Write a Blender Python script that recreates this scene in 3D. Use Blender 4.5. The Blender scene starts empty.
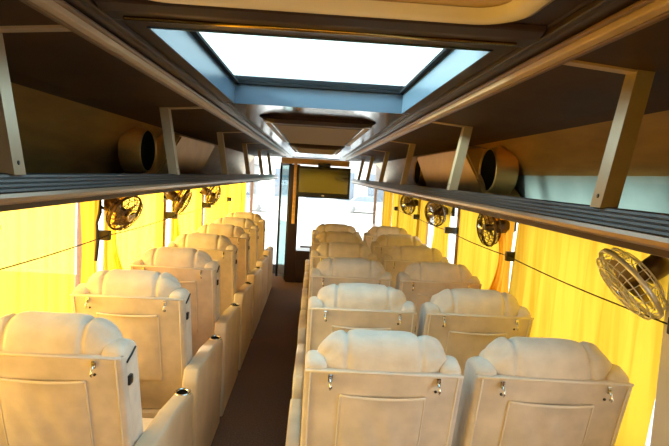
import bpy, bmesh, math, random
from mathutils import Vector, Matrix
random.seed(7)
SC = bpy.context.scene
COL = SC.collection
PI = math.pi

# ------------------------------------------------------------------ camera
F_PX = 535.0
VPX, VPY, ROLL = 315.0, 174.5, 0.054
CAM_Z = 1.755
fwd = Vector(((VPX - 334.5) / F_PX, (223.0 - VPY) / F_PX, 1.0)).normalized()   # bus +Y seen from the camera (right, up, forward)
zz = Vector((math.sin(ROLL), math.cos(ROLL), 0.0))
zz = (zz - fwd * zz.dot(fwd)).normalized()
# camera coords here are left-handed (right, up, forward): right-handed camera axes are (right, up, back)
y3 = Vector((fwd.x, fwd.y, -fwd.z)); z3 = Vector((zz.x, zz.y, -zz.z)); x3 = y3.cross(z3)
rot = Matrix((x3, y3, z3))            # rows: world axes in camera coords -> camera-to-world
cam_data = bpy.data.cameras.new('camera')
cam_data.sensor_width = 36.0
cam_data.lens = F_PX / 669.0 * 36.0
cam_data.clip_start = 0.02
cam = bpy.data.objects.new('camera', cam_data); COL.objects.link(cam)
cam.matrix_world = Matrix.Translation((0, 0, CAM_Z)) @ rot.to_4x4()
SC.camera = cam

# ------------------------------------------------------------------ world, sun, exposure
SC.view_settings.view_transform = 'Standard'
SC.view_settings.look = 'None'
SC.view_settings.gamma = 1.0
SC.view_settings.use_curve_mapping = False
SC.view_settings.exposure = 0.62
world = bpy.data.worlds.new('sky'); SC.world = world
world.use_nodes = True
wn = world.node_tree.nodes; wl = world.node_tree.links
wn.clear()
w_out = wn.new('ShaderNodeOutputWorld'); w_bg = wn.new('ShaderNodeBackground')
w_tc = wn.new('ShaderNodeTexCoord'); w_sep = wn.new('ShaderNodeSeparateXYZ'); w_rmp = wn.new('ShaderNodeValToRGB')
w_rmp.color_ramp.elements[0].position = 0.45; w_rmp.color_ramp.elements[0].color = (.78, .76, .70, 1)
w_rmp.color_ramp.elements[1].position = 1.0; w_rmp.color_ramp.elements[1].color = (.62, .82, 1.0, 1)
e = w_rmp.color_ramp.elements.new(0.52); e.color = (1.0, .99, .96, 1)
w_map = wn.new('ShaderNodeMapRange'); w_map.inputs[1].default_value = -1; w_map.inputs[2].default_value = 1
wl.new(w_tc.outputs['Generated'], w_sep.inputs[0]); wl.new(w_sep.outputs['Z'], w_map.inputs[0])
wl.new(w_map.outputs[0], w_rmp.inputs[0]); wl.new(w_rmp.outputs[0], w_bg.inputs[0]); wl.new(w_bg.outputs[0], w_out.inputs[0])
w_bg.inputs[1].default_value = 3.4
sun_d = bpy.data.lights.new('sun', 'SUN'); sun_d.energy = 13.0; sun_d.angle = math.radians(12); sun_d.color = (1.0, .93, .80)
sun = bpy.data.objects.new('sun', sun_d); COL.objects.link(sun)
sun.rotation_euler = Vector((1.0, 0.28, -0.42)).to_track_quat('-Z', 'Y').to_euler()   # shines from the left

def portal(name, loc, direction, sx, sy):
    d = bpy.data.lights.new(name, 'AREA'); d.shape = 'RECTANGLE'; d.size = sx; d.size_y = sy; d.cycles.is_portal = True
    o = bpy.data.objects.new(name, d); COL.objects.link(o); o.location = loc
    o.rotation_euler = Vector(direction).to_track_quat('-Z', 'Y').to_euler()
    return o

# ------------------------------------------------------------------ materials
def nodes_of(name):
    m = bpy.data.materials.new(name); m.use_nodes = True
    nt = m.node_tree; nt.nodes.clear()
    return m, nt, nt.nodes, nt.links

def mat(name, col, rough=.6, metal=0.0, var=0.0, scale=20.0, bump=0.0, bscale=60.0, stretch=None, sheen=0.0, coat=0.0, spec=.5, col2=None, detail=4):
    m, nt, n, l = nodes_of(name)
    out = n.new('ShaderNodeOutputMaterial'); p = n.new('ShaderNodeBsdfPrincipled')
    l.new(p.outputs[0], out.inputs[0])
    p.inputs['Base Color'].default_value = (*col, 1)
    p.inputs['Roughness'].default_value = rough; p.inputs['Metallic'].default_value = metal
    p.inputs['Specular IOR Level'].default_value = spec
    if sheen: p.inputs['Sheen Weight'].default_value = sheen
    if coat: p.inputs['Coat Weight'].default_value = coat; p.inputs['Coat Roughness'].default_value = .08
    tc = n.new('ShaderNodeTexCoord'); mp = n.new('ShaderNodeMapping'); l.new(tc.outputs['Object'], mp.inputs[0])
    if stretch: mp.inputs['Scale'].default_value = stretch
    if var or col2:
        nz = n.new('ShaderNodeTexNoise'); nz.inputs['Scale'].default_value = scale; nz.inputs['Detail'].default_value = detail
        l.new(mp.outputs[0], nz.inputs['Vector'])
        mx = n.new('ShaderNodeMix'); mx.data_type = 'RGBA'
        c2 = col2 if col2 else tuple(max(0, c * (1 - var)) for c in col)
        c1 = col if col2 else tuple(min(1, c * (1 + var * .6)) for c in col)
        mx.inputs[6].default_value = (*c1, 1); mx.inputs[7].default_value = (*c2, 1)
        rp = n.new('ShaderNodeMapRange'); rp.inputs[1].default_value = .3; rp.inputs[2].default_value = .7
        l.new(nz.outputs['Fac'], rp.inputs[0]); l.new(rp.outputs[0], mx.inputs[0]); l.new(mx.outputs[2], p.inputs['Base Color'])
    if bump:
        nb = n.new('ShaderNodeTexNoise'); nb.inputs['Scale'].default_value = bscale; nb.inputs['Detail'].default_value = 5
        l.new(mp.outputs[0], nb.inputs['Vector'])
        b = n.new('ShaderNodeBump'); b.inputs['Strength'].default_value = bump; b.inputs['Distance'].default_value = .01
        l.new(nb.outputs['Fac'], b.inputs['Height']); l.new(b.outputs[0], p.inputs['Normal'])
    return m

def curtain_mat(name, diff, trans, see=0.10, tint=None):
    m, nt, n, l = nodes_of(name)
    out = n.new('ShaderNodeOutputMaterial')
    d = n.new('ShaderNodeBsdfDiffuse'); t = n.new('ShaderNodeBsdfTranslucent'); tr = n.new('ShaderNodeBsdfTransparent')
    tc = n.new('ShaderNodeTexCoord'); mp = n.new('ShaderNodeMapping'); mp.inputs['Scale'].default_value = (1, 14, .7)
    nz = n.new('ShaderNodeTexNoise'); nz.inputs['Scale'].default_value = 1.1; nz.inputs['Detail'].default_value = 4
    l.new(tc.outputs['Object'], mp.inputs[0]); l.new(mp.outputs[0], nz.inputs['Vector'])
    for sh, c in ((d, diff), (t, trans)):
        mx = n.new('ShaderNodeMix'); mx.data_type = 'RGBA'
        mx.inputs[6].default_value = (*c, 1); mx.inputs[7].default_value = (c[0] * .80, c[1] * .66, c[2] * .4, 1)
        rp = n.new('ShaderNodeMapRange'); rp.inputs[1].default_value = .42; rp.inputs[2].default_value = .72
        l.new(nz.outputs['Fac'], rp.inputs[0]); l.new(rp.outputs[0], mx.inputs[0]); l.new(mx.outputs[2], sh.inputs[0])
    tr.inputs[0].default_value = (*(tint or trans), 1)
    a = n.new('ShaderNodeMixShader'); a.inputs[0].default_value = .66
    l.new(d.outputs[0], a.inputs[1]); l.new(t.outputs[0], a.inputs[2])
    b = n.new('ShaderNodeMixShader'); b.inputs[0].default_value = see
    l.new(a.outputs[0], b.inputs[1]); l.new(tr.outputs[0], b.inputs[2]); l.new(b.outputs[0], out.inputs[0])
    return m

def glass_mat(name, tint, refl=.06, rough=0.0):
    m, nt, n, l = nodes_of(name)
    out = n.new('ShaderNodeOutputMaterial'); tr = n.new('ShaderNodeBsdfTransparent'); g = n.new('ShaderNodeBsdfGlossy')
    tr.inputs[0].default_value = (*tint, 1); g.inputs['Roughness'].default_value = rough
    fr = n.new('ShaderNodeLayerWeight'); fr.inputs[0].default_value = .5
    pw = n.new('ShaderNodeMath'); pw.operation = 'POWER'; pw.inputs[1].default_value = 5.0; l.new(fr.outputs['Facing'], pw.inputs[0])
    ad = n.new('ShaderNodeMath'); ad.operation = 'MULTIPLY_ADD'; ad.inputs[1].default_value = .8; ad.inputs[2].default_value = .035; l.new(pw.outputs[0], ad.inputs[0])
    mx = n.new('ShaderNodeMixShader'); l.new(ad.outputs[0], mx.inputs[0]); l.new(tr.outputs[0], mx.inputs[1]); l.new(g.outputs[0], mx.inputs[2])
    l.new(mx.outputs[0], out.inputs[0])
    return m

def wood_mat(name, c1, c2, rough=.25, axis='Y', coat=.6):
    st = {'Y': (14, .6, 14), 'X': (.6, 14, 14), 'Z': (14, 14, .6)}[axis]
    return mat(name, c1, rough, col2=c2, scale=2.2, stretch=st, coat=coat, detail=6)

M = {}
M['suede'] = mat('beige_suede', (.66, .55, .43), .82, var=.16, scale=9, bump=.12, bscale=240, sheen=.25)
M['suede_pillow'] = mat('beige_suede_soft', (.72, .62, .50), .8, var=.12, scale=14, bump=.2, bscale=90, sheen=.3)
M['suede_pipe'] = mat('beige_piping', (.74, .65, .53), .7)
M['vinyl'] = mat('beige_vinyl', (.62, .49, .34), .55, var=.12, scale=6, bump=.08, bscale=200)
M['chrome'] = mat('chrome', (.78, .77, .74), .18, 1.0)
M['black'] = mat('black_plastic', (.012, .012, .013), .35)
M['hole'] = mat('black_hollow', (.004, .004, .004), .9, spec=.03)
M['carpet'] = mat('brown_carpet', (.21, .105, .055), .95, col2=(.09, .042, .023), scale=90, bump=.6, bscale=300)
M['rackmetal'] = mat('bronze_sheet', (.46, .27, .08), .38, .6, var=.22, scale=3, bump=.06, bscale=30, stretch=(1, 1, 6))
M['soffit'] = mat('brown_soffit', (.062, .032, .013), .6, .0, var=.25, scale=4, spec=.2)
M['fairing'] = mat('tan_cover', (.48, .29, .09), .42, .35, var=.15, scale=5)
M['sheen_metal'] = mat('sheen_metal', (.36, .42, .40), .3, .4, var=.2, scale=4)  # blue-grey tone holds the roof hatch's reflection
M['rail'] = mat('tan_rail', (.48, .34, .21), .42, .1, var=.15, scale=8)
M['rail_dark'] = mat('brown_rail_edge', (.17, .095, .045), .35)
M['lip'] = mat('ribbed_lip', (.042, .036, .035), .42, .3, var=.15, scale=6, stretch=(4, .5, 4))
M['lip_edge'] = mat('tan_lip_edge', (.24, .15, .085), .3, .4)
M['alu'] = mat('aluminium', (.46, .37, .25), .34, .5, var=.08, scale=10)
M['wood_dark'] = wood_mat('dark_wood_ceiling', (.036, .016, .014), (.026, .011, .011), .42, coat=.12)
M['wood_gold'] = wood_mat('golden_wood', (.95, .60, .20), (.75, .42, .12), .3, 'X')
M['gold_reflection'] = mat('gold_reflection', (.52, .36, .12), .22, 1.0)  # the curtains' gold reflection on the ceiling bar, as a metal colour
M['gloss_brown'] = mat('gloss_brown_ceiling', (.065, .038, .040), .16, .3, var=.12, scale=3, coat=.25)
M['cream_gloss'] = mat('cream_gloss', (.88, .77, .55), .3, coat=.4)
M['gold_satin'] = mat('gold_satin', (.70, .47, .16), .32, .35)
M['well'] = mat('grey_hatch_paint', (.07, .115, .17), .3, .1)
M['rubber'] = mat('black_rubber', (.006, .007, .009), .7, spec=.15)
M['wall'] = mat('beige_wall', (.50, .40, .28), .6, var=.1)
M['pillar'] = mat('brown_pillar', (.22, .10, .04), .45)
M['pillar_cream'] = mat('cream_pillar', (.66, .60, .50), .5)
M['shell'] = mat('bus_shell', (.25, .22, .19), .5)
M['white_wall'] = mat('pale_lining', (.6, .57, .52), .5)
M['glass'] = glass_mat('clear_glass', (.96, .98, .97))
M['glass_sky'] = glass_mat('hatch_glass', (.80, .95, .97))
M['glass_teal'] = glass_mat('teal_glass', (.62, .80, .80))
M['curtain_y'] = curtain_mat('yellow_curtain', (.80, .50, .10), (.70, .41, .035), .03)
M['curtain_l'] = curtain_mat('pale_yellow_curtain', (.92, .64, .14), (1.0, .56, .035), .13, (1, .90, .55))
M['curtain_o'] = curtain_mat('orange_curtain', (.80, .44, .07), (.85, .40, .03), .02)
M['cord'] = mat('dark_cord', (.03, .02, .015), .7)
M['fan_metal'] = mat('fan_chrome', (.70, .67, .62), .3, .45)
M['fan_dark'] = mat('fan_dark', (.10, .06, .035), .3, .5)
M['fan_blade'] = mat('fan_blade', (.35, .25, .13), .3, .3)
M['tv'] = mat('tv_black', (.01, .01, .011), .25)
M['screen'] = mat('tv_glass', (.02, .018, .012), .06, 0, spec=1.0, coat=1.0)
M['grille'] = mat('grille_brown', (.06, .04, .035), .6, .1)
M['vent_grey'] = mat('vent_grey', (.34, .29, .25), .55, .1)
M['asphalt'] = mat('pale_concrete', (.55, .53, .50), .9, var=.15, scale=.4)
M['added_ground'] = mat('dark_added_ground', (.06, .058, .055), .9, var=.2, scale=2)
M['build'] = mat('pale_plaster', (.45, .45, .45), .9, var=.08, scale=.3)
M['build_win'] = mat('blue_grey_window', (.12, .15, .19), .2)
M['car'] = mat('silver_car', (.25, .27, .30), .3, .5)
M['tyre'] = mat('tyre', (.2, .2, .2), .8)
M['dash'] = mat('dash_grey', (.10, .09, .085), .6)

# ------------------------------------------------------------------ mesh helpers
def link_mesh(name, bm, material, parent=None, smooth=False, angle=None):
    me = bpy.data.meshes.new(name)
    bmesh.ops.recalc_face_normals(bm, faces=bm.faces)
    bm.to_mesh(me); bm.free()
    mats = material if isinstance(material, (list, tuple)) else [material]
    for m in mats: me.materials.append(m)
    if smooth:
        for p in me.polygons: p.use_smooth = True
        if angle is not None:
            try: me.set_sharp_from_angle(angle=angle)
            except Exception: pass
    o = bpy.data.objects.new(name, me); COL.objects.link(o)
    if parent: o.parent = parent
    return o

def tag(o, label=None, cat=None, group=None, kind=None):
    if label: o['label'] = label
    if cat: o['category'] = cat
    if group: o['group'] = group
    if kind: o['kind'] = kind
    return o

def thing(name, label, cat, loc=(0, 0, 0), group=None, rz=0.0):
    o = bpy.data.objects.new(name, None); COL.objects.link(o)
    o.location = loc; o.rotation_euler = (0, 0, rz); o.empty_display_size = .1
    return tag(o, label, cat, group)

def struct(name, bm, material, smooth=False):
    return tag(link_mesh(name, bm, material, None, smooth), kind='structure')

def copy_tree(o, parent=None):
    c = o.copy(); COL.objects.link(c)
    if parent: c.parent = parent
    for ch in list(o.children): copy_tree(ch, c)
    return c

def box(bm, x0, x1, y0, y1, z0, z1, bev=0.0, seg=2, mi=0):
    vs = [bm.verts.new((x, y, z)) for x in (x0, x1) for y in (y0, y1) for z in (z0, z1)]
    fs = []
    for idx in ((0, 1, 3, 2), (4, 6, 7, 5), (0, 4, 5, 1), (2, 3, 7, 6), (0, 2, 6, 4), (1, 5, 7, 3)):
        f = bm.faces.new([vs[i] for i in idx]); f.material_index = mi; fs.append(f)
    if bev:
        es = list({e for f in fs for e in f.edges})
        bmesh.ops.bevel(bm, geom=es, offset=bev, segments=seg, profile=.5, affect='EDGES')
    return vs

def prism(bm, poly, axis, a, b, bev=0.0, seg=2, mi=0):
    """poly: 2-D points; axis 'X': poly=(y,z); 'Y': poly=(x,z); 'Z': poly=(x,y)"""
    def P(p, t):
        return {'X': (t, p[0], p[1]), 'Y': (p[0], t, p[1]), 'Z': (p[0], p[1], t)}[axis]
    va = [bm.verts.new(P(p, a)) for p in poly]; vb = [bm.verts.new(P(p, b)) for p in poly]
    fs = [bm.faces.new(va), bm.faces.new(vb[::-1])]
    n = len(poly)
    for i in range(n):
        fs.append(bm.faces.new((va[i], vb[i], vb[(i + 1) % n], va[(i + 1) % n])))
    for f in fs: f.material_index = mi
    bmesh.ops.recalc_face_normals(bm, faces=fs)
    if bev:
        es = list({e for f in fs for e in f.edges})
        bmesh.ops.bevel(bm, geom=es, offset=bev, segments=seg, profile=.5, affect='EDGES')

def tube(bm, pts, r, n=8, closed=False, mi=0):
    pts = [Vector(p) for p in pts]
    rings = []
    m = len(pts)
    prev = None
    for i, p in enumerate(pts):
        if closed: d = pts[(i + 1) % m] - pts[i - 1]
        else: d = pts[min(i + 1, m - 1)] - pts[max(i - 1, 0)]
        d.normalize()
        up = prev if prev is not None else (Vector((0, 0, 1)) if abs(d.z) < .9 else Vector((1, 0, 0)))
        a = d.cross(up)
        if a.length < 1e-6: a = d.orthogonal()
        a.normalize(); b = a.cross(d).normalized(); prev = b
        rr = r[i] if isinstance(r, (list, tuple)) else r
        rings.append([bm.verts.new(p + a * (rr * math.cos(2 * PI * k / n)) + b * (rr * math.sin(2 * PI * k / n))) for k in range(n)])
    for i in range(m if closed else m - 1):
        A, B = rings[i], rings[(i + 1) % m]
        for k in range(n):
            f = bm.faces.new((A[k], A[(k + 1) % n], B[(k + 1) % n], B[k])); f.material_index = mi; f.smooth = True
    if not closed:
        bm.faces.new(rings[0][::-1]).material_index = mi; bm.faces.new(rings[-1]).material_index = mi

def lathe(bm, prof, center, axis, n=32, mi=0):
    """prof: (radius, height) list along axis vector"""
    ax = Vector(axis).normalized(); a = ax.orthogonal().normalized(); b = ax.cross(a); c = Vector(center)
    rings = []
    for r, h in prof:
        if r < 1e-6: rings.append([bm.verts.new(c + ax * h)])
        else: rings.append([bm.verts.new(c + ax * h + a * (r * math.cos(2 * PI * k / n)) + b * (r * math.sin(2 * PI * k / n))) for k in range(n)])
    for A, B in zip(rings, rings[1:]):
        for k in range(n):
            if len(A) == 1 and len(B) == 1: continue
            if len(A) == 1: f = bm.faces.new((A[0], B[k], B[(k + 1) % n]))
            elif len(B) == 1: f = bm.faces.new((A[k], B[0], A[(k + 1) % n]))
            else: f = bm.faces.new((A[k], B[k], B[(k + 1) % n], A[(k + 1) % n]))
            f.material_index = mi; f.smooth = True

def grid(bm, fn, nu, nv, closed_v=False, mi=0, smooth=True):
    vs = [[bm.verts.new(fn(i / nu, j / nv)) for j in range(nv if closed_v else nv + 1)] for i in range(nu + 1)]
    m = len(vs[0])
    for i in range(nu):
        for j in range(nv):
            f = bm.faces.new((vs[i][j], vs[i + 1][j], vs[i + 1][(j + 1) % m], vs[i][(j + 1) % m])); f.material_index = mi; f.smooth = smooth
    return vs

NB = bmesh.new
def hash1(i):
    return (math.sin(i * 12.9898 + 4.1) * 43758.5453) % 1.0

# ------------------------------------------------------------------ the setting: bus shell
Y0, Y1 = -1.3, 11.9          # rear wall, windscreen
WX = 1.34                    # inner wall face
SILL, HEAD = .74, 1.64
PILLARS = [-.1, 1.72, 3.28, 4.86, 6.44, 8.02, 9.6]
b = NB(); box(b, -1.40, 1.40, Y0, 9.0, -.12, 0); box(b, -.2, 1.40, 9.0, Y1, -.12, 0); box(b, -1.40, -.2, 9.0, Y1, -.62, -.5); box(b, -1.40, -.2, 8.96, 9.0, -.5, -.02)
struct('floor', b, M['carpet'])
for s, nm in ((-1, 'left'), (1, 'right')):
    b = NB()
    def bx(x0, x1, *a): box(b, min(s * x0, s * x1), max(s * x0, s * x1), *a)
    bx(WX, WX + .06, Y0, Y1, -.6 if s < 0 else -.12, SILL)
    bx(WX, WX + .06, Y0, Y1, HEAD, 2.32)
    for k, py in enumerate(PILLARS):
        if s > 0 and k == 1: pass
        else: bx(WX, WX + .06, py - .05, py + .05, SILL, HEAD)
    bx(WX, WX + .06, Y1 - .06, Y1, SILL, HEAD)
    struct('wall_' + nm, b, M['pillar'])
    b = NB()
    for ya, yb in zip([Y0] + PILLARS, PILLARS + [Y1]):
        bx(WX + .025, WX + .031, ya + .05, yb - .05, SILL, HEAD)
    struct('window_%d' % (1 if s < 0 else 2), b, M['glass'])
    portal('window_portal_' + nm, (s * (WX + .09), (Y0 + Y1) / 2, (SILL + HEAD) / 2), (-s, 0, 0), HEAD - SILL, Y1 - Y0) if False else None
b = NB(); box(b, WX - .10, WX + .06, 1.52, 1.78, SILL, HEAD); struct('trim_4', b, M['pillar_cream'])
# rear wall with its window, seen in the television only
b = NB(); box(b, -1.40, 1.40, Y0 - .06, Y0, -.12, .95); box(b, -1.40, 1.40, Y0 - .06, Y0, 1.85, 2.32)
box(b, -1.40, -1.1, Y0 - .06, Y0, .95, 1.85); box(b, 1.1, 1.40, Y0 - .06, Y0, .95, 1.85)
struct('wall_back', b, M['white_wall'])
b = NB(); box(b, -1.1, 1.1, Y0 - .03, Y0 - .024, .95, 1.85); struct('window_3', b, M['glass'])
# front wall: dash wall and windscreen
b = NB(); box(b, -.25, 1.40, Y1, Y1 + .06, -.6, .15); box(b, -1.40, -.25, Y1, Y1 + .06, -.6, -.3); box(b, -1.40, 1.40, Y1, Y1 + .06, 2.1, 2.32)
struct('wall_front', b, M['dash'])
b = NB(); box(b, -.25, 1.40, Y1 + .02, Y1 + .026, .15, 2.1); box(b, -1.40, -.25, Y1 + .02, Y1 + .026, -.3, 2.1); struct('window_4', b, M['glass'])
# ceiling: dark wood panel with the roof-hatch opening, sloping to the rack rails
CZ = 2.115
HX, HY0, HY1 = .458, 1.455, 2.94
b = NB()
box(b, -.50, .50, Y0, HY0, CZ, CZ + .03)
box(b, -.50, -HX, HY0, HY1, CZ, CZ + .03); box(b, HX, .50, HY0, HY1, CZ, CZ + .03)
for s in (-1, 1):
    prism(b, [(s * .50, CZ), (s * .60, CZ - .035), (s * .60, CZ + .0), (s * .50, CZ + .03)], 'Y', Y0, Y1)
struct('ceiling', b, M['wood_dark'])
b = NB(); box(b, -.50, .50, HY1, Y1, CZ, CZ + .03); struct('trim_1', b, M['gloss_brown'])
b = NB()
box(b, -1.40, 1.40, Y0, HY0 - .004, 2.232, 2.26); box(b, -1.40, 1.40, HY1 + .004, Y1, 2.232, 2.26)
box(b, -1.40, -HX - .004, HY0 - .004, HY1 + .004, 2.232, 2.26); box(b, HX + .004, 1.40, HY0 - .004, HY1 + .004, 2.232, 2.26)
struct('trim_2', b, M['rubber'])
# lengthways wood strips on the ceiling edges
b = NB()
for s in (-1, 1):
    box(b, min(s * .505, s * .525), max(s * .505, s * .525), Y0, 10, CZ - .020, CZ - .004, .004)
struct('trim_3', b, M['wood_dark'])

# ------------------------------------------------------------------ roof hatch
h = thing('roof_hatch', 'large glass roof hatch with pale blue grey frame in the dark ceiling', 'roof hatch', (0, (HY0 + HY1) / 2, CZ))
hl = (HY1 - HY0) / 2
b = NB(); T = .006; GZ = .110
box(b, -HX, -HX + T, -hl, hl, -.004, GZ); box(b, HX - T, HX, -hl, hl, -.004, GZ)
box(b, -HX, HX, -hl, -hl + T, -.004, GZ); box(b, -HX, HX, hl - T, hl, -.004, GZ)
link_mesh('frame', b, M['well'], h)
b = NB(); r_ = .022
box(b, -HX + T, -HX + T + r_, -hl + T, hl - T, GZ - .012, GZ); box(b, HX - T - r_, HX - T, -hl + T, hl - T, GZ - .012, GZ)
box(b, -HX + T, HX - T, -hl + T, -hl + T + r_, GZ - .012, GZ); box(b, -HX + T, HX - T, hl - T - r_, hl - T, GZ - .012, GZ)
link_mesh('seal', b, M['rubber'], h)
b = NB(); box(b, -HX, HX, -hl, hl, GZ, GZ + .006); link_mesh('glass_pane', b, M['glass_sky'], h)
b = NB()
for x in (-HX + .03, HX - .03): lathe(b, [(0, -.008), (.006, -.008), (.006, 0)], (x, -hl - .02, -.001), (0, 0, 1), 10)
b.free()

# rounded bar across the ceiling behind the hatch, its gold curtain reflection built as a strip
h = thing('ceiling_bar', 'dark rounded bar across the ceiling with a thin gold reflection line', 'ceiling bar', (0, 1.29, CZ))
b = NB(); prism(b, [(-.085, 0), (-.075, -.012), (-.04, -.022), (.03, -.022), (.075, -.012), (.088, 0)], 'X', -.50, .50, .003, 1); link_mesh('bar', b, M['wood_dark'], h)
b = NB(); tube(b, [(-.46, 0, -.024), (.46, 0, -.024)], .006, 8); link_mesh('strip', b, M['gold_reflection'], h)

# cream panel with rounded corners above the camera
def rrect(hx, hy, r, n=8):
    pts = []
    for cx, cy, a0 in ((hx - r, hy - r, 0), (-hx + r, hy - r, PI / 2), (-hx + r, -hy + r, PI), (hx - r, -hy + r, 1.5 * PI)):
        for k in range(n + 1):
            a = a0 + PI / 2 * k / n; pts.append((cx + r * math.cos(a), cy + r * math.sin(a)))
    return pts
h = thing('ceiling_hatch_cover', 'cream gold rounded ceiling hatch cover at the top edge of the photo', 'hatch cover', (0, .62, CZ))
b = NB()
def rim(t, v):
    k = int(round(v * 36)) % 36
    prof = [(.415, .54, .10, 0), (.415, .54, .10, -.022), (.40, .525, .09, -.028), (.375, .50, .07, -.022), (.36, .485, .06, -.006)]
    i = int(round(t * 4)); hx, hy, r, z = prof[i]
    p = rrect(hx, hy, r)[k]
    return (p[0], p[1], z)
grid(b, rim, 4, 36, True); link_mesh('rim', b, M['cream_gloss'], h)
b = NB()
b.faces.new([b.verts.new((p[0], p[1], -.005)) for p in rrect(.362, .487, .06)])
link_mesh('panel', b, M['gold_satin'], h)

# ceiling air-conditioning panels
def ac_panel(label, y0, y1, hx):
    h = thing('air_conditioning_panel', label, 'ceiling vent', (0, y0, CZ), 'ceiling air vents')
    L = y1 - y0
    b = NB(); prism(b, [(0, 0), (.012, -.028), (.05, -.036), (L - .05, -.036), (L - .012, -.028), (L, 0)], 'X', -hx, hx, .012, 2)
    link_mesh('housing', b, M['gloss_brown'], h)
    b = NB(); prism(b, [(-.03, 0), (-.035, -.02), (-.02, -.045), (.02, -.05), (.05, -.036), (.05, 0)], 'X', -hx - .02, hx + .02)
    bmesh.ops.subdivide_edges(b, edges=[e for e in b.edges if abs(e.verts[0].co.x - e.verts[1].co.x) > .1], cuts=14)
    
    for v in b.verts:                       # the edge tapers towards both ends
        t = min(1, (hx + .02 - abs(v.co.x)) / .09 + .15); v.co.z *= t; v.co.y = .05 + (v.co.y - .05) * (.35 + .65 * t)
    link_mesh('front_edge', b, M['wood_dark'], h)
    b = NB(); box(b, -hx + .06, hx - .06, .12, L - .12, -.043, -.036, .002, 1); gr = link_mesh('grille', b, M['grille'], h)
    b = NB(); n = 22
    for k in range(n):
        y = .15 + (L - .30) * k / (n - 1); box(b, -hx + .08, hx - .08, y - .012, y + .012, -.050, -.042)
    link_mesh('louvres', b, M['vent_grey'], gr)
    b = NB()
    for s in (-1, 1): box(b, s * (hx - .03) - .018, s * (hx - .03) + .018, .10, L - .10, -.041, -.035, .002, 1)
    link_mesh('side_trim', b, M['vent_grey'], h)
ac_panel('dark ceiling air vent with louvred grille just beyond the roof hatch', 3.52, 5.75, .36)
ac_panel('far ceiling air vent near the front beam above the television', 6.6, 8.3, .33)

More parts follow.
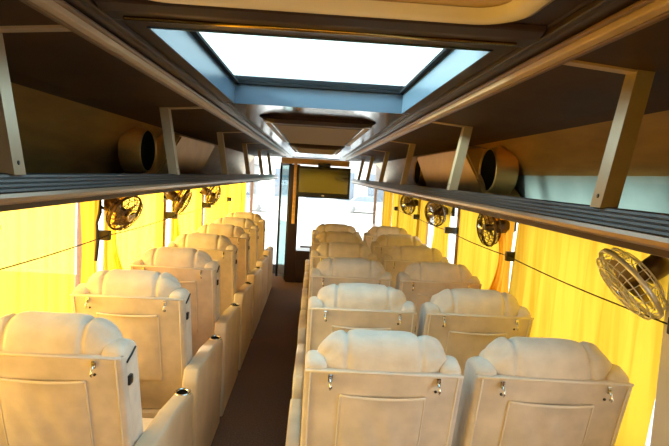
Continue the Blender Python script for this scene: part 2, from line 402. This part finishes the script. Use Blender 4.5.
# ------------------------------------------------------------------ overhead luggage racks
POSTS = [1.31, 2.80, 4.38, 5.88, 7.4, 8.85]
RY0, RY1 = Y0, 10.0
def rack(s, nm):
    h = thing('luggage_rack', 'long open overhead luggage rack above the %s windows' % nm, 'luggage rack', (0, 0, 0), 'overhead luggage racks')
    def poly(p): return [(s * x, z) for x, z in p]
    b = NB(); prism(b, poly([(.72, 1.668), (1.34, 1.668), (1.34, 1.646), (.72, 1.646)]), 'Y', RY0, RY1); link_mesh('shelf_panel', b, M['lip'], h)
    # ribbed lip: four ribs on the leaning face
    ribs = [(.735, 1.712), (.722, 1.717)]
    n = 4
    for k in range(n):
        for t, d in ((.06, 0), (.22, .0035), (.78, .0035), (.94, 0)):
            t = (k + t) / n
            ribs.append((.714 - .018 * t - d, 1.716 - .043 * t))
    b = NB(); prism(b, poly(ribs + [(.700, 1.668), (.735, 1.668)]), 'Y', RY0, RY1); link_mesh('ribbed_lip', b, M['lip'], h)
    b = NB(); prism(b, poly([(.706, 1.673), (.693, 1.671), (.688, 1.662), (.689, 1.652), (.696, 1.646), (.735, 1.646), (.735, 1.673)]), 'Y', RY0, RY1); link_mesh('nose_trim', b, M['lip_edge'], h)
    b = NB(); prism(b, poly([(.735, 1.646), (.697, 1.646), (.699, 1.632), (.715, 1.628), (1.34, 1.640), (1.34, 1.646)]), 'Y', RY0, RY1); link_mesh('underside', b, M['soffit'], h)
    # soffit and curved back panel
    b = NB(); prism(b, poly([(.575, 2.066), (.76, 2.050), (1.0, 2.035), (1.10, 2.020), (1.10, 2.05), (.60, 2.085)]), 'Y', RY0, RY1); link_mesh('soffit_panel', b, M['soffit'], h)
    b = NB()
    arc = [(1.10, 2.022), (1.15, 1.985), (1.20, 1.93), (1.235, 1.86), (1.272, 1.79), (1.318, 1.668)]
    grid(b, lambda u, v: (s * (arc[int(round(v * 5))][0]), RY0 + (RY1 - RY0) * u, arc[int(round(v * 5))][1]), 24, 5)
    link_mesh('back_panel', b, M['rackmetal'], h)
    # rail with dark edges
    b = NB(); prism(b, poly([(.555, 2.080), (.558, 2.066), (.574, 2.060), (.582, 2.066), (.582, 2.085)]), 'Y', RY0, RY1, .003, 2); rl = link_mesh('top_rail', b, M['rail'], h)
    b = NB(); prism(b, poly([(.580, 2.066), (.582, 2.060), (.594, 2.058), (.598, 2.066)]), 'Y', RY0, RY1, .002, 1)
    prism(b, poly([(.547, 2.090), (.549, 2.082), (.558, 2.078), (.558, 2.090)]), 'Y', RY0, RY1, .002, 1)
    link_mesh('edge_bead', b, M['rail_dark'], rl)
    for py in POSTS:
        b = NB()
        d = Vector((.055, 0, .335))
        def P(x, y, t): return (s * (x + .058 * t), py + y, 1.714 + .336 * t)
        for (xa, xb, ya, yb) in ((.0, .008, -.025, .025), (.008, .044, -.025, -.019), (.008, .044, .019, .025)):
            vs = [b.verts.new(P(.702 + x, y, t)) for x in (xa, xb) for y in (ya, yb) for t in (0, 1)]
            for idx in ((0, 1, 3, 2), (4, 6, 7, 5), (0, 4, 5, 1), (2, 3, 7, 6), (0, 2, 6, 4), (1, 5, 7, 3)): b.faces.new([vs[i] for i in idx])
        po = link_mesh('post', b, M['alu'], h)
        b = NB(); lathe(b, [(0, -.003), (.006, -.003), (.006, .002)], (s * .709, py, 1.742), (s, 0, 0), 10); link_mesh('screw', b, M['black'], po)
        b = NB(); prism(b, poly([(.592, 2.0655), (.77, 2.050), (.77, 2.043), (.592, 2.058)]), 'Y', py - .022, py + .012); link_mesh('seam_strip', b, M['rail'], h)

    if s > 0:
        b = NB(); prism(b, [(1.255, 1.82), (1.262, 1.79), (1.305, 1.668), (1.312, 1.668), (1.268, 1.79), (1.26, 1.825)], 'Y', RY0, 3.40); link_mesh('sheen_strip', b, M['sheen_metal'], h)  # strip on the lower panel, coloured pale for the skylight reflected there
rack(-1, 'left'); rack(1, 'right')

# speaker housings standing out of the rack's back panel
def speaker(s, y, label):
    h = thing('round_speaker', label, 'speaker', (s * 1.19, y, 1.845), 'round speakers in the racks')
    b = NB(); lathe(b, [(.150, -.01), (.150, .06), (.135, .115), (.133, .125), (.130, .124), (.128, .11)], (0, 0, 0), (-s, -.09, 0), 36); link_mesh('housing', b, M['rackmetal'], h)
    b = NB(); lathe(b, [(.129, .112), (.06, .10), (0, .095)], (0, 0, 0), (-s, -.09, 0), 36); link_mesh('cone', b, M['hole'], h)
speaker(-1, 3.5, 'round black speaker in a bronze housing on the left luggage rack')
speaker(1, 3.32, 'round bronze speaker in the right luggage rack between the first and second posts')
speaker(1, 5.62, 'round black speaker in the right luggage rack past the second post')
# raised covers on the back panels
def cover(s, y0, y1, label, slant):
    h = thing('duct_cover', label, 'cover', (0, y0, 0), 'raised covers in the racks')
    L = y1 - y0
    b = NB()
    pts = [(s * 1.0, 0, 1.985), (s * 1.0, L, 1.985), (s * 1.06, L - slant, 1.69), (s * 1.06, -slant, 1.69)]
    back = [(s * 1.13, -.05, 2.0), (s * 1.13, L + .05, 2.0), (s * 1.29, L - slant + .05, 1.68), (s * 1.29, -slant - .05, 1.68)]
    A = [b.verts.new(p) for p in pts]; B = [b.verts.new(p) for p in back]
    b.faces.new(A); b.faces.new(B)
    for i in range(4): b.faces.new((A[i], A[(i + 1) % 4], B[(i + 1) % 4], B[i]))
    bmesh.ops.bevel(b, geom=list(b.edges), offset=.012, segments=2, affect='EDGES')
    link_mesh('cover_box', b, M['fairing'], h)
cover(-1, 4.05, 5.4, 'tan slanted cover in the left luggage rack beyond the round speaker', .40)
cover(1, 3.64, 5.35, 'tan slanted cover in the right luggage rack beside the second post', .34)
# arched seam of the shaped panel on the right
h = thing('arched_panel', 'bronze panel with an arched end in the right luggage rack', 'panel', (0, 0, 0))
b = NB()
arcp = [(1.312, 1.668), (1.267, 1.79), (1.230, 1.86), (1.195, 1.93), (1.145, 1.985), (1.095, 2.018)]
def ap(u, v):
    i = int(round(v * 5)); x, z = arcp[i]
    yend = 3.43 + .38 * (1 - math.sqrt(max(0, 1 - (v) ** 4)))
    return (x - .004, yend + (4.0 - yend) * u, z)
grid(b, ap, 6, 5); link_mesh('sheet', b, M['rackmetal'], h)
b = NB(); tube(b, [ap(0, k / 5) for k in range(6)], .005, 6); link_mesh('edge_bead', b, M['rail_dark'], h)

# ------------------------------------------------------------------ seats
SW = .585
HWD = SW / 2
def pillow_bm(seed):
    b = NB()
    hw = HWD - .042
    seams = (-.138, .138)
    def fn(u, v):
        x = -1 + 2 * u
        X = x * hw
        prof = max(0.0, 1 - abs(x) ** 5.0) ** (1 / 2.6)
        rad = .60 + .40 * prof if abs(x) < .999 else .0
        rad = prof ** .8 * (.96 if abs(X) < .138 else .96 - .16 * min(1, (abs(X) - .138) / .12) ** 1.5)
        for sx in seams: rad *= 1 - .085 * math.exp(-((X - sx) / .009) ** 2) - .03 * math.exp(-((X - sx) / .03) ** 2)
        a = 2 * PI * v
        # wrinkles towards the ends
        e = max(0, (abs(x) - .45) / .55)
        rad *= 1 + .075 * e * math.sin(a * 5 + seed * 1.7 + X * 34) + .03 * e * math.sin(a * 11 + X * 80 + seed)
        rad *= 1 - .085 * e * abs(math.sin(a * 2.5 + X * 9 + seed)) ** 8 - .05 * e * abs(math.cos(a * 3.5 - X * 14 + seed * 2)) ** 10
        rad *= 1 + .014 * math.sin(X * 38 + a * 2 + seed) * math.sin(a * 3)
        ca, sa = math.cos(a), math.sin(a)
        n = 2.3
        q = (abs(ca) ** n + abs(sa) ** n) ** (-1 / n)
        y = .128 + .112 * rad * ca * q - .015 * max(0, sa)
        z = 1.040 + .140 * rad * sa * q
        return (X, y, z)
    grid(b, fn, 84, 56, True)
    return b

def back_y(z): return (1.057 - z) * .285        # rear face of the reclined back
def seat_parts(root, kind, seed):
    z_base = -.012 if kind == 'left' else 0.0
    b = NB()
    pr = [(0.0, 1.057), (back_y(.36), .36), (back_y(.36) + .055, .36), (.062, 1.05)]
    prism(b, pr, 'X', -HWD, HWD, .014, 3); link_mesh('backrest', b, M['suede'], root, True, .7)
    # front cushion with side bolsters that show above the panel
    b = NB()
    def bol(s):
        pr2 = [(.02, 1.078), (.012, 1.04), (.03, 1.0), (.06, .95), (back_y(.40) + .05, .40), (back_y(.40) + .19, .40), (.21, 1.0), (.19, 1.065), (.10, 1.098)]
        x0, x1 = sorted((s * (HWD - .085), s * (HWD - .002)))
        prism(b, pr2, 'X', x0, x1, .028, 4)
    bol(-1); bol(1)
    pr3 = [(.055, 1.05), (back_y(.40) + .05, .40), (back_y(.40) + .16, .40), (.18, 1.05)]
    prism(b, pr3, 'X', -HWD + .07, HWD - .07, .02, 3)
    link_mesh('back_cushion', b, M['suede_pillow'], root, True, .8)
    link_mesh('headrest_pillow', pillow_bm(seed), M['suede_pillow'], root, True)
    # seat pocket lying on the rear face
    b = NB()
    zt, zb, pw = .955, .56, .158
    def fp(u, v):
        X = -pw + 2 * pw * u; z = zb + (zt - zb) * v
        sag = .006 * math.sin(PI * u) * v ** 3
        bulge = .020 * math.sin(PI * min(1, max(0, u))) ** .5 * (.35 + .65 * math.sin(PI * min(1, v * .9 + .05)))
        wr = .004 * math.sin(X * 60 + z * 22 + seed) * math.sin(PI * u) * math.sin(PI * v)
        return (X, back_y(z) - .004 - bulge - wr, z - sag)
    grid(b, fp, 24, 16)
    po = link_mesh('seat_pocket', b, M['suede'], root, True)
    b = NB()
    tube(b, [tuple(Vector(fp(k / 24, 1)) + Vector((0, -.002, 0))) for k in range(25)], .0058, 8)
    tube(b, [tuple(Vector(fp(0, k / 10)) + Vector((0, -.001, 0))) for k in range(11)], .0032, 6)
    tube(b, [tuple(Vector(fp(1, k / 10)) + Vector((0, -.001, 0))) for k in range(11)], .0032, 6)
    link_mesh('piping', b, M['suede_pipe'], po)
    # edge piping of the rear panel
    b = NB()
    tube(b, [(-HWD + .004, .006, 1.05), (HWD - .004, .006, 1.05)], .005, 6)
    for s in (-1, 1):
        tube(b, [(s * (HWD - .022), back_y(z) - .001, z) for z in (1.045, .8, .6, .37)], .0035, 6)
    link_mesh('piping', b, M['suede_pipe'], root)
    # coat hooks
    for s in (-1, 1):
        b = NB(); x = s * (HWD - .095)
        box(b, x - .008, x + .008, -.007, .004, 1.015, 1.043, .002, 1)
        tube(b, [(x, -.006, 1.030), (x, -.020, 1.012), (x, -.026, 1.000), (x, -.020, .993), (x, -.010, .996)], .0042, 8)
        link_mesh('coat_hook', b, M['chrome'], root)
        b = NB(); lathe(b, [(0, -.004), (.0055, -.004), (.0055, .004)], (x - s * .004, back_y(.985), .985), (0, 1, 0), 10); link_mesh('button', b, M['black'], root)
    # recline lever tag on the right side
    b = NB(); box(b, HWD - .004, HWD + .010, .075, .108, .925, .962, .003, 1); tg = link_mesh('recline_tag', b, M['black'], root)
    b = NB(); box(b, HWD + .008, HWD + .0115, .085, .098, .935, .95); link_mesh('button', b, M['chrome'], tg)
    b = NB(); tube(b, [(HWD + .001, .06, 1.02), (HWD + .003, .10, 1.035), (HWD + .001, .15, 1.05)], .004, 6); link_mesh('zip', b, M['black'], root)
    # cushion
    b = NB(); box(b, -HWD + .01, HWD - .01, .24, .78, .34, .48, .045, 4); link_mesh('seat_cushion', b, M['suede_pillow'], root, True)
    b = NB(); box(b, -HWD + .005, HWD - .005, .16, .74, z_base, .36, .01, 2); link_mesh('base', b, M['vinyl'], root, True, .6)
    b = NB(); prism(b, [(.74, .34), (.80, .34), (.83, .08), (.78, .08)], 'X', -HWD + .03, HWD - .03, .015, 2); link_mesh('leg_rest', b, M['suede'], root, True, .6)
    def arm(x0, x1, cup, down):
        b = NB()
        prism(b, [(.02, z_base if down else .36), (.02, .60), (.05, .665), (.50, .645), (.80, .605), (.835, .57), (.835, z_base if down else .36)], 'X', x0, x1, .014, 3)
        a = link_mesh('armrest', b, M['vinyl'], root, True, .7)
        if cup:
            cx = (x0 + x1) / 2; cy = .76; cz = .612
            b = NB(); lathe(b, [(.026, -.004), (.041, -.003), (.042, .006), (.034, .010), (.027, .006), (.026, -.004)], (cx, cy, cz), (0, -.1, 1), 24); link_mesh('cup_ring', b, M['chrome'], a)
            b = NB(); lathe(b, [(.028, .0045), (0, .0045)], (cx, cy, cz), (0, -.1, 1), 24); link_mesh('cup_well', b, M['hole'], a)
    if kind == 'left':
        arm(HWD + .002, HWD + .087, True, True); arm(-HWD + .002, -HWD + .03, False, False)
    elif kind == 'aisle':
        arm(-HWD - .060, -HWD - .002, False, True); arm(HWD - .01, HWD + .035, False, False)
    else:
        arm(-HWD + .002, -HWD + .03, False, False); arm(HWD - .03, HWD - .002, False, True)

ORD = ['nearest', 'second', 'third', 'fourth', 'fifth', 'sixth', 'seventh']
SEAT_Y = 1.87
def row_of(kind, cx, n, names):
    protos = []
    zl = .012 if kind == 'left' else 0.0
    for k in range(n):
        y = SEAT_Y + .9 * k
        if k < 2:
            r = thing('reclining_seat', '', 'seat', (cx, y, zl), None)
            seat_parts(r, kind, k * 2.3 + cx); protos.append(r)
        else:
            r = copy_tree(protos[k % 2]); r.location = (cx, y, zl)
        tag(r, names(k), 'seat', {'left': 'single seats left of the aisle', 'aisle': 'seats along the right of the aisle', 'window': 'seats by the right windows'}[kind])
        r.rotation_euler = (0, 0, math.radians({'window': -1.2, 'left': .0, 'aisle': .3}[kind] if k == 0 else (hash1(k + cx) - .5) * 1.0))
row_of('left', -.9425, 7, lambda k: ('beige single reclining seat left of the aisle, nearest the camera' if k == 0 else
       'golden lit foremost single seat left of the aisle' if k == 6 else '%s single reclining seat from the camera, left of the aisle' % ORD[k]))
row_of('aisle', .2925, 6, lambda k: ('pale nearest seat right of the aisle, in the middle of the photo' if k == 0 else
       'foremost reclining seat along the right edge of the aisle' if k == 5 else '%s reclining seat from the camera along the right edge of the aisle' % ORD[k]))
row_of('window', .925, 6, lambda k: ('pale nearest seat beside the right curtains' if k == 0 else
       'foremost seat beside the right curtains' if k == 5 else '%s seat from the camera beside the right curtains' % ORD[k]))

# ------------------------------------------------------------------ curtains
def curtain(s, y0, y1, label, material, group, folds=6, amp=.022, tie=None, z0=.66, z1=1.638, x=1.290, seed=0.0, skew=0.0):
    """tie=(z, y_center, half_width): gathered at that height"""
    b = NB()
    nu, nv = max(24, int(folds * 10)), 24
    L = y1 - y0
    def fn(u, v):
        z = z0 + (z1 - z0) * v
        y = y0 + L * u + skew * (1 - v)
        am = amp * (1.1 - .35 * v)
        if tie:
            tz, ty, tw = tie
            k = math.exp(-((z - tz) / (.34 if z > tz else .42)) ** 2)
            yt = ty + tw * (2 * u - 1)
            y = y * (1 - k) + yt * k
            am = am * (1 - .45 * k)
        ph = 2 * PI * folds * u + seed
        dx = am * (math.sin(ph + .5 * math.sin(ph * .37 + seed)) + .35 * math.sin(ph * 2.3 + seed * 3 + v * 1.5))
        return (s * (x + dx), y + .3 * am * math.cos(ph), z)
    grid(b, fn, nu, nv)
    o = link_mesh('curtain', b, material, None, True)
    return tag(o, label, 'curtain', group)
GR = 'yellow curtains on the right'; GL = 'yellow curtains on the left'
# right-hand side: mostly drawn
curtain(1, 1.75, 3.24, 'wide yellow curtain drawn flat behind the nearest right window seat', M['curtain_y'], GR, 7, .010, seed=.3, x=1.275, skew=.14)
curtain(1, 3.31, 4.02, 'orange gathered curtain beside the second right-hand fan', M['curtain_o'], GR, 5, .02, (1.28, 3.45, .10), seed=2.0, x=1.275)
curtain(1, 3.52, 4.78, 'bright yellow drawn curtain past the second right-hand fan', M['curtain_y'], GR, 6, .012, seed=2.9, x=1.32)
curtain(1, 4.92, 5.95, 'yellow curtain under the third right-hand fan', M['curtain_y'], GR, 6, .016, (1.25, 5.3, .30), seed=.8)
curtain(1, 5.95, 7.2, 'yellow curtain on the right behind the fourth row of seats', M['curtain_y'], GR, 7, .018, seed=4.8)
curtain(1, 7.2, 8.6, 'yellow curtain on the right behind the fifth row of seats', M['curtain_y'], GR, 7, .018, seed=3.8)
curtain(1, 8.9, 9.7, 'foremost yellow curtain on the right, gathered beside the bright front window', M['curtain_y'], GR, 5, .03, seed=.9)
# rear window, half curtained (seen in the television)
b = NB(); grid(b, lambda u, v: (-.72 + 1.86 * u, Y0 + .05 + .02 * math.sin(u * 105), .85 + 1.05 * v), 160, 4)
tag(link_mesh('curtain', b, M['curtain_y'], None, True), 'yellow curtain over the rear window, mirrored in the television screen', 'curtain')
# left-hand side
curtain(-1, -1.2, 1.60, 'pale yellow curtain at the left edge of the photo behind the nearest single seat', M['curtain_l'], GL, 6, .012, seed=.3, x=1.297)
curtain(-1, 1.60, 3.0, 'broad pale yellow curtain drawn over the nearest left window', M['curtain_l'], GL, 6, .014, seed=2.3, x=1.297)
curtain(-1, 3.02, 3.30, 'narrow orange curtain hanging beside the dark left window post', M['curtain_o'], GL, 3, .018, (1.22, 3.17, .10), seed=1.3)
curtain(-1, 3.30, 4.0, 'pale yellow curtain tied back under the second left-hand fan', M['curtain_l'], GL, 5, .02, (1.30, 3.42, .09), seed=1.9, x=1.275)
curtain(-1, 3.46, 4.86, 'overexposed pale curtain between the second and third left-hand fans', M['curtain_l'], GL, 7, .010, seed=2.9, x=1.322)
curtain(-1, 4.90, 5.5, 'pale yellow curtain tied back under the third left-hand fan', M['curtain_l'], GL, 4, .02, (1.30, 5.0, .09), seed=.4, x=1.275)
curtain(-1, 5.02, 6.46, 'overexposed pale curtain past the third left-hand fan', M['curtain_l'], GL, 7, .010, seed=5.2, x=1.322)
curtain(-1, 6.5, 8.0, 'pale curtain on the left beside the sixth single seat', M['curtain_l'], GL, 7, .016, seed=1.2)
curtain(-1, 8.05, 9.6, 'pale curtain on the left just behind the front door', M['curtain_l'], GL, 7, .016, seed=3.2)
curtain(-1, 9.65, 10.1, 'deep yellow foremost curtain on the left beside the bright front door', M['curtain_o'], GL, 3, .02, seed=.2)

# holding cords with their clips
for s, nm in ((1, 'right'), (-1, 'left')):
    h = thing('curtain_cord', 'thin dark cord stretched along the %s curtains with black clips' % nm, 'cord', (0, 0, 0), 'curtain holding cords')
    h.name = 'cord_line'
    b = NB()
    ys = [1.72, 3.28, 4.86, 6.44, 8.02]
    pts = []
    for ya, yb in zip(ys, ys[1:]):
        for k in range(6):
            t = k / 6; pts.append((s * 1.235, ya + (yb - ya) * t, 1.315 - .012 * math.sin(PI * t)))
    pts.append((s * 1.235, ys[-1], 1.315))
    tube(b, pts, .0032, 6); link_mesh('cord', b, M['cord'], h)
    for y in ys:
        b = NB(); box(b, min(s * 1.22, s * WX), max(s * 1.22, s * WX), y - .018, y + .018, 1.285, 1.345, .005, 2)
        link_mesh('clip', b, M['black'], h)
h = thing('post_strap', 'black strap hanging on the left window post behind the cord', 'strap', (-1.25, 3.14, 1.2))
b = NB(); tube(b, [(0, 0, -.02), (.005, .01, .1), (-.004, .015, .2), (.003, .04, .26), (0, .05, .36)], [.010, .012, .008, .012, .007], 8); link_mesh('strap', b, M['black'], h)

# ------------------------------------------------------------------ wall fans
def fan(s, y, label, dark, normal, z=1.455, x=1.15, R=.12):
    h = thing('wall_fan', label, 'fan', (s * x, y, z), 'round wall fans under the racks')
    n = Vector(normal).normalized(); a = n.orthogonal().normalized(); c = n.cross(a)
    def P(r, ang, hh): return tuple(a * (r * math.cos(ang)) + c * (r * math.sin(ang)) + n * hh)
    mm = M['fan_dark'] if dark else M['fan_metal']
    b = NB()
    for r, hh in ((R, 0), (R * .93, .030), (R * .7, .045), (R * .45, .052), (R * .93, -.035), (R * .7, -.055), (R * .45, -.062)):
        tube(b, [P(r, 2 * PI * k / 28, hh) for k in range(28)], .0042 if r == R else .0026, 6, True)
    for k in range(26):
        an = 2 * PI * k / 26
        tube(b, [P(.03, an, .053), P(R * .6, an, .047), P(R * .9, an, .033), P(R, an, 0), P(R * .9, an, -.037), P(R * .5, an, -.061)], .0018, 5)
    link_mesh('cage', b, mm, h)
    b = NB(); lathe(b, [(R + .004, -.009), (R + .007, -.009), (R + .007, .009), (R + .004, .009)], (0, 0, 0), n, 36); link_mesh('rim_band', b, mm, h)
    b = NB(); lathe(b, [(0, .060), (.028, .058), (.034, .05), (.03, .048)], (0, 0, 0), n, 24); link_mesh('badge', b, M['chrome'], h)
    for q in range(3):
        b = NB()
        def bl(u, v, q=q):
            an = 2 * PI * q / 3 + (v - .5) * 1.25 * (.5 + .5 * u); r = .022 + (R * .84 - .022) * u
            return P(r, an, .022 * (v - .5) * 2)
        grid(b, bl, 6, 6); link_mesh('blade', b, M['fan_blade'], h)
    b = NB(); lathe(b, [(0, .02), (.020, .018), (.022, -.05), (.042, -.060), (.045, -.13), (.03, -.15), (0, -.152)], (0, 0, 0), n, 24); link_mesh('motor', b, M['fan_dark'], h)
    b = NB(); e = n * -.12
    wall = Vector((s * (WX - x - .02), .03, .03))
    tube(b, [tuple(e), tuple(e * .5 + wall * .5 + Vector((0, 0, -.03))), tuple(wall)], .012, 8)
    box(b, min(wall.x, wall.x + s * .02), max(wall.x, wall.x + s * .02), wall.y - .03, wall.y + .03, wall.z - .05, wall.z + .05, .004, 1)
    link_mesh('bracket', b, M['black'], h)
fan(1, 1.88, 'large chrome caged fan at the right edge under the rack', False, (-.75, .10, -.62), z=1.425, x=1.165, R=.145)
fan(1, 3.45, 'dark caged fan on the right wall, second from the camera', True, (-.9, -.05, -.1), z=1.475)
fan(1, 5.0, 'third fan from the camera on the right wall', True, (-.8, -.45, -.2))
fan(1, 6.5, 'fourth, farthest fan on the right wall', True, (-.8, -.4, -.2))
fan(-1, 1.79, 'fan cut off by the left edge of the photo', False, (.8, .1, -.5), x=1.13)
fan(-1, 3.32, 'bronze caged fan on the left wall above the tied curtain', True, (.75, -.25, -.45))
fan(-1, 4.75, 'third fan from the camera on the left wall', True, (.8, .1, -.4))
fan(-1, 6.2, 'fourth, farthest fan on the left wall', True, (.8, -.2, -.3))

# ------------------------------------------------------------------ front bulkhead, television, door
PY = 8.6
h = thing('front_bulkhead', 'dark wood bulkhead with golden beam and post at the front of the aisle', 'bulkhead', (0, PY, 0))
b = NB(); box(b, -.54, .54, -.04, .04, 1.905, 2.0, .006, 2); link_mesh('beam', b, M['wood_gold'], h)
b = NB(); box(b, -.395, -.24, -.05, .05, 0, 1.90, .006, 1); link_mesh('post', b, M['wood_dark'], h)
b = NB(); box(b, -.335, -.285, -.062, -.045, .95, 1.92, .006, 2); link_mesh('wood_strip', b, M['wood_gold'], h)
b = NB(); box(b, -.24, -.02, -.05, .35, 0, .52, .01, 2); link_mesh('lower_panel', b, M['wood_dark'], h)

h = thing('television', 'black flat television hanging under the golden beam', 'television', (.14, PY - .13, 1.635), rz=0)
b = NB(); box(b, -.42, .42, -.03, .035, -.245, .245, .008, 2); link_mesh('casing', b, M['tv'], h)
b = NB(); box(b, -.385, .385, -.0325, -.03, -.165, .205); link_mesh('screen', b, M['screen'], h)
b = NB(); box(b, -.10, .10, .03, .09, -.05, .30, .004, 1); link_mesh('mount', b, M['black'], h)
b = NB(); box(b, -.02, .02, -.0335, -.03, -.215, -.20); link_mesh('badge', b, M['chrome'], h)

h = thing('front_door', 'teal glass folding door leaf standing open left of the bulkhead post', 'door', (-.40, PY + .1, 0), rz=math.radians(103))
b = NB(); box(b, 0, .03, -.02, .02, -.45, 1.93, .004, 1); box(b, .87, .90, -.02, .02, -.45, 1.93, .004, 1); box(b, .03, .87, -.02, .02, 1.88, 1.93); box(b, .03, .87, -.02, .02, -.45, -.35)
link_mesh('frame', b, M['black'], h)
b = NB(); box(b, .03, .87, -.003, .003, -.35, 1.88); link_mesh('glass_pane', b, M['glass_teal'], h)
b = NB(); tube(b, [(.2, -.03, .75), (.2, -.05, .8), (.2, -.05, 1.1), (.2, -.03, 1.15)], .012, 8); link_mesh('handle', b, M['black'], h)

# driver's area
h = thing('dashboard', 'dark dashboard below the windscreen', 'dashboard', (0, 11.3, 0))
b = NB(); prism(b, [(.0, 0), (.0, .18), (.12, .24), (.56, .26), (.56, 0)], 'X', .4, 1.22, .02, 2); link_mesh('body', b, M['dash'], h)

# ------------------------------------------------------------------ outside
b = NB(); box(b, -10.5, -1.6, -30, 14, -1.2, -1.195); tag(link_mesh('added_dark_ground', b, M['added_ground'], None), kind='structure')  # added ground, dark so the left curtains' lower half shows less bright
b = NB(); box(b, -80, 80, -60, 120, -1.3, -1.2); tag(link_mesh('ground', b, M['asphalt']), kind='structure')
def building(label, x0, x1, y0, y1, z1, nx, nz):
    h = thing('building', label, 'building', ((x0 + x1) / 2, y0, -1.2), 'buildings beyond the windscreen')
    W = (x1 - x0) / 2
    b = NB(); box(b, -W, W, 0, y1 - y0, 0, z1); link_mesh('wall', b, M['build'], h)
    b = NB(); box(b, -W - .3, W + .3, -.3, y1 - y0 + .3, z1, z1 + .4); link_mesh('roof', b, M['build'], h)
    for i in range(nx):
        for j in range(nz):
            cx = -W + 2 * W * (i + .5) / nx; cz = z1 * (j + .5) / nz
            b = NB(); box(b, cx - W / nx * .55, cx + W / nx * .55, -.04, .02, cz - z1 / nz * .28, cz + z1 / nz * .28); link_mesh('window', b, M['build_win'], h)
building('low pale building with blue grey windows straight ahead of the bus', -4, 12, 46, 56, 4.2, 6, 1)
building('low pale building beyond the left front door', -22, -6, 50, 58, 3.6, 5, 1)
def car(label, x, y, rz, m):
    h = thing('car', label, 'car', (x, y, -1.2), 'cars parked ahead of the bus', rz)
    b = NB(); prism(b, [(-2.1, .3), (-2.1, .75), (-1.9, .9), (-1.3, .95), (-.7, 1.42), (.9, 1.45), (1.5, .98), (2.0, .85), (2.15, .6), (2.15, .3)], 'X', -.85, .85, .05, 2); link_mesh('body', b, m, h, True, .6)
    b = NB(); prism(b, [(-1.15, .97), (-.68, 1.40), (.86, 1.38), (1.3, 1.0)], 'X', -.86, .86); link_mesh('windows', b, M['build_win'], h)
    for sx in (-1, 1):
        for sy in (-1.35, 1.35):
            b = NB(); lathe(b, [(0, -.1), (.3, -.1), (.32, 0), (.3, .1), (0, .1)], (sx * .78, sy, .32), (1, 0, 0), 20); link_mesh('wheel', b, M['tyre'], h)
car('silver car parked across the road ahead', 4.5, 44, 1.5, M['car'])
car('white car parked left of the road ahead', -5.5, 40, 1.6, M['build'])
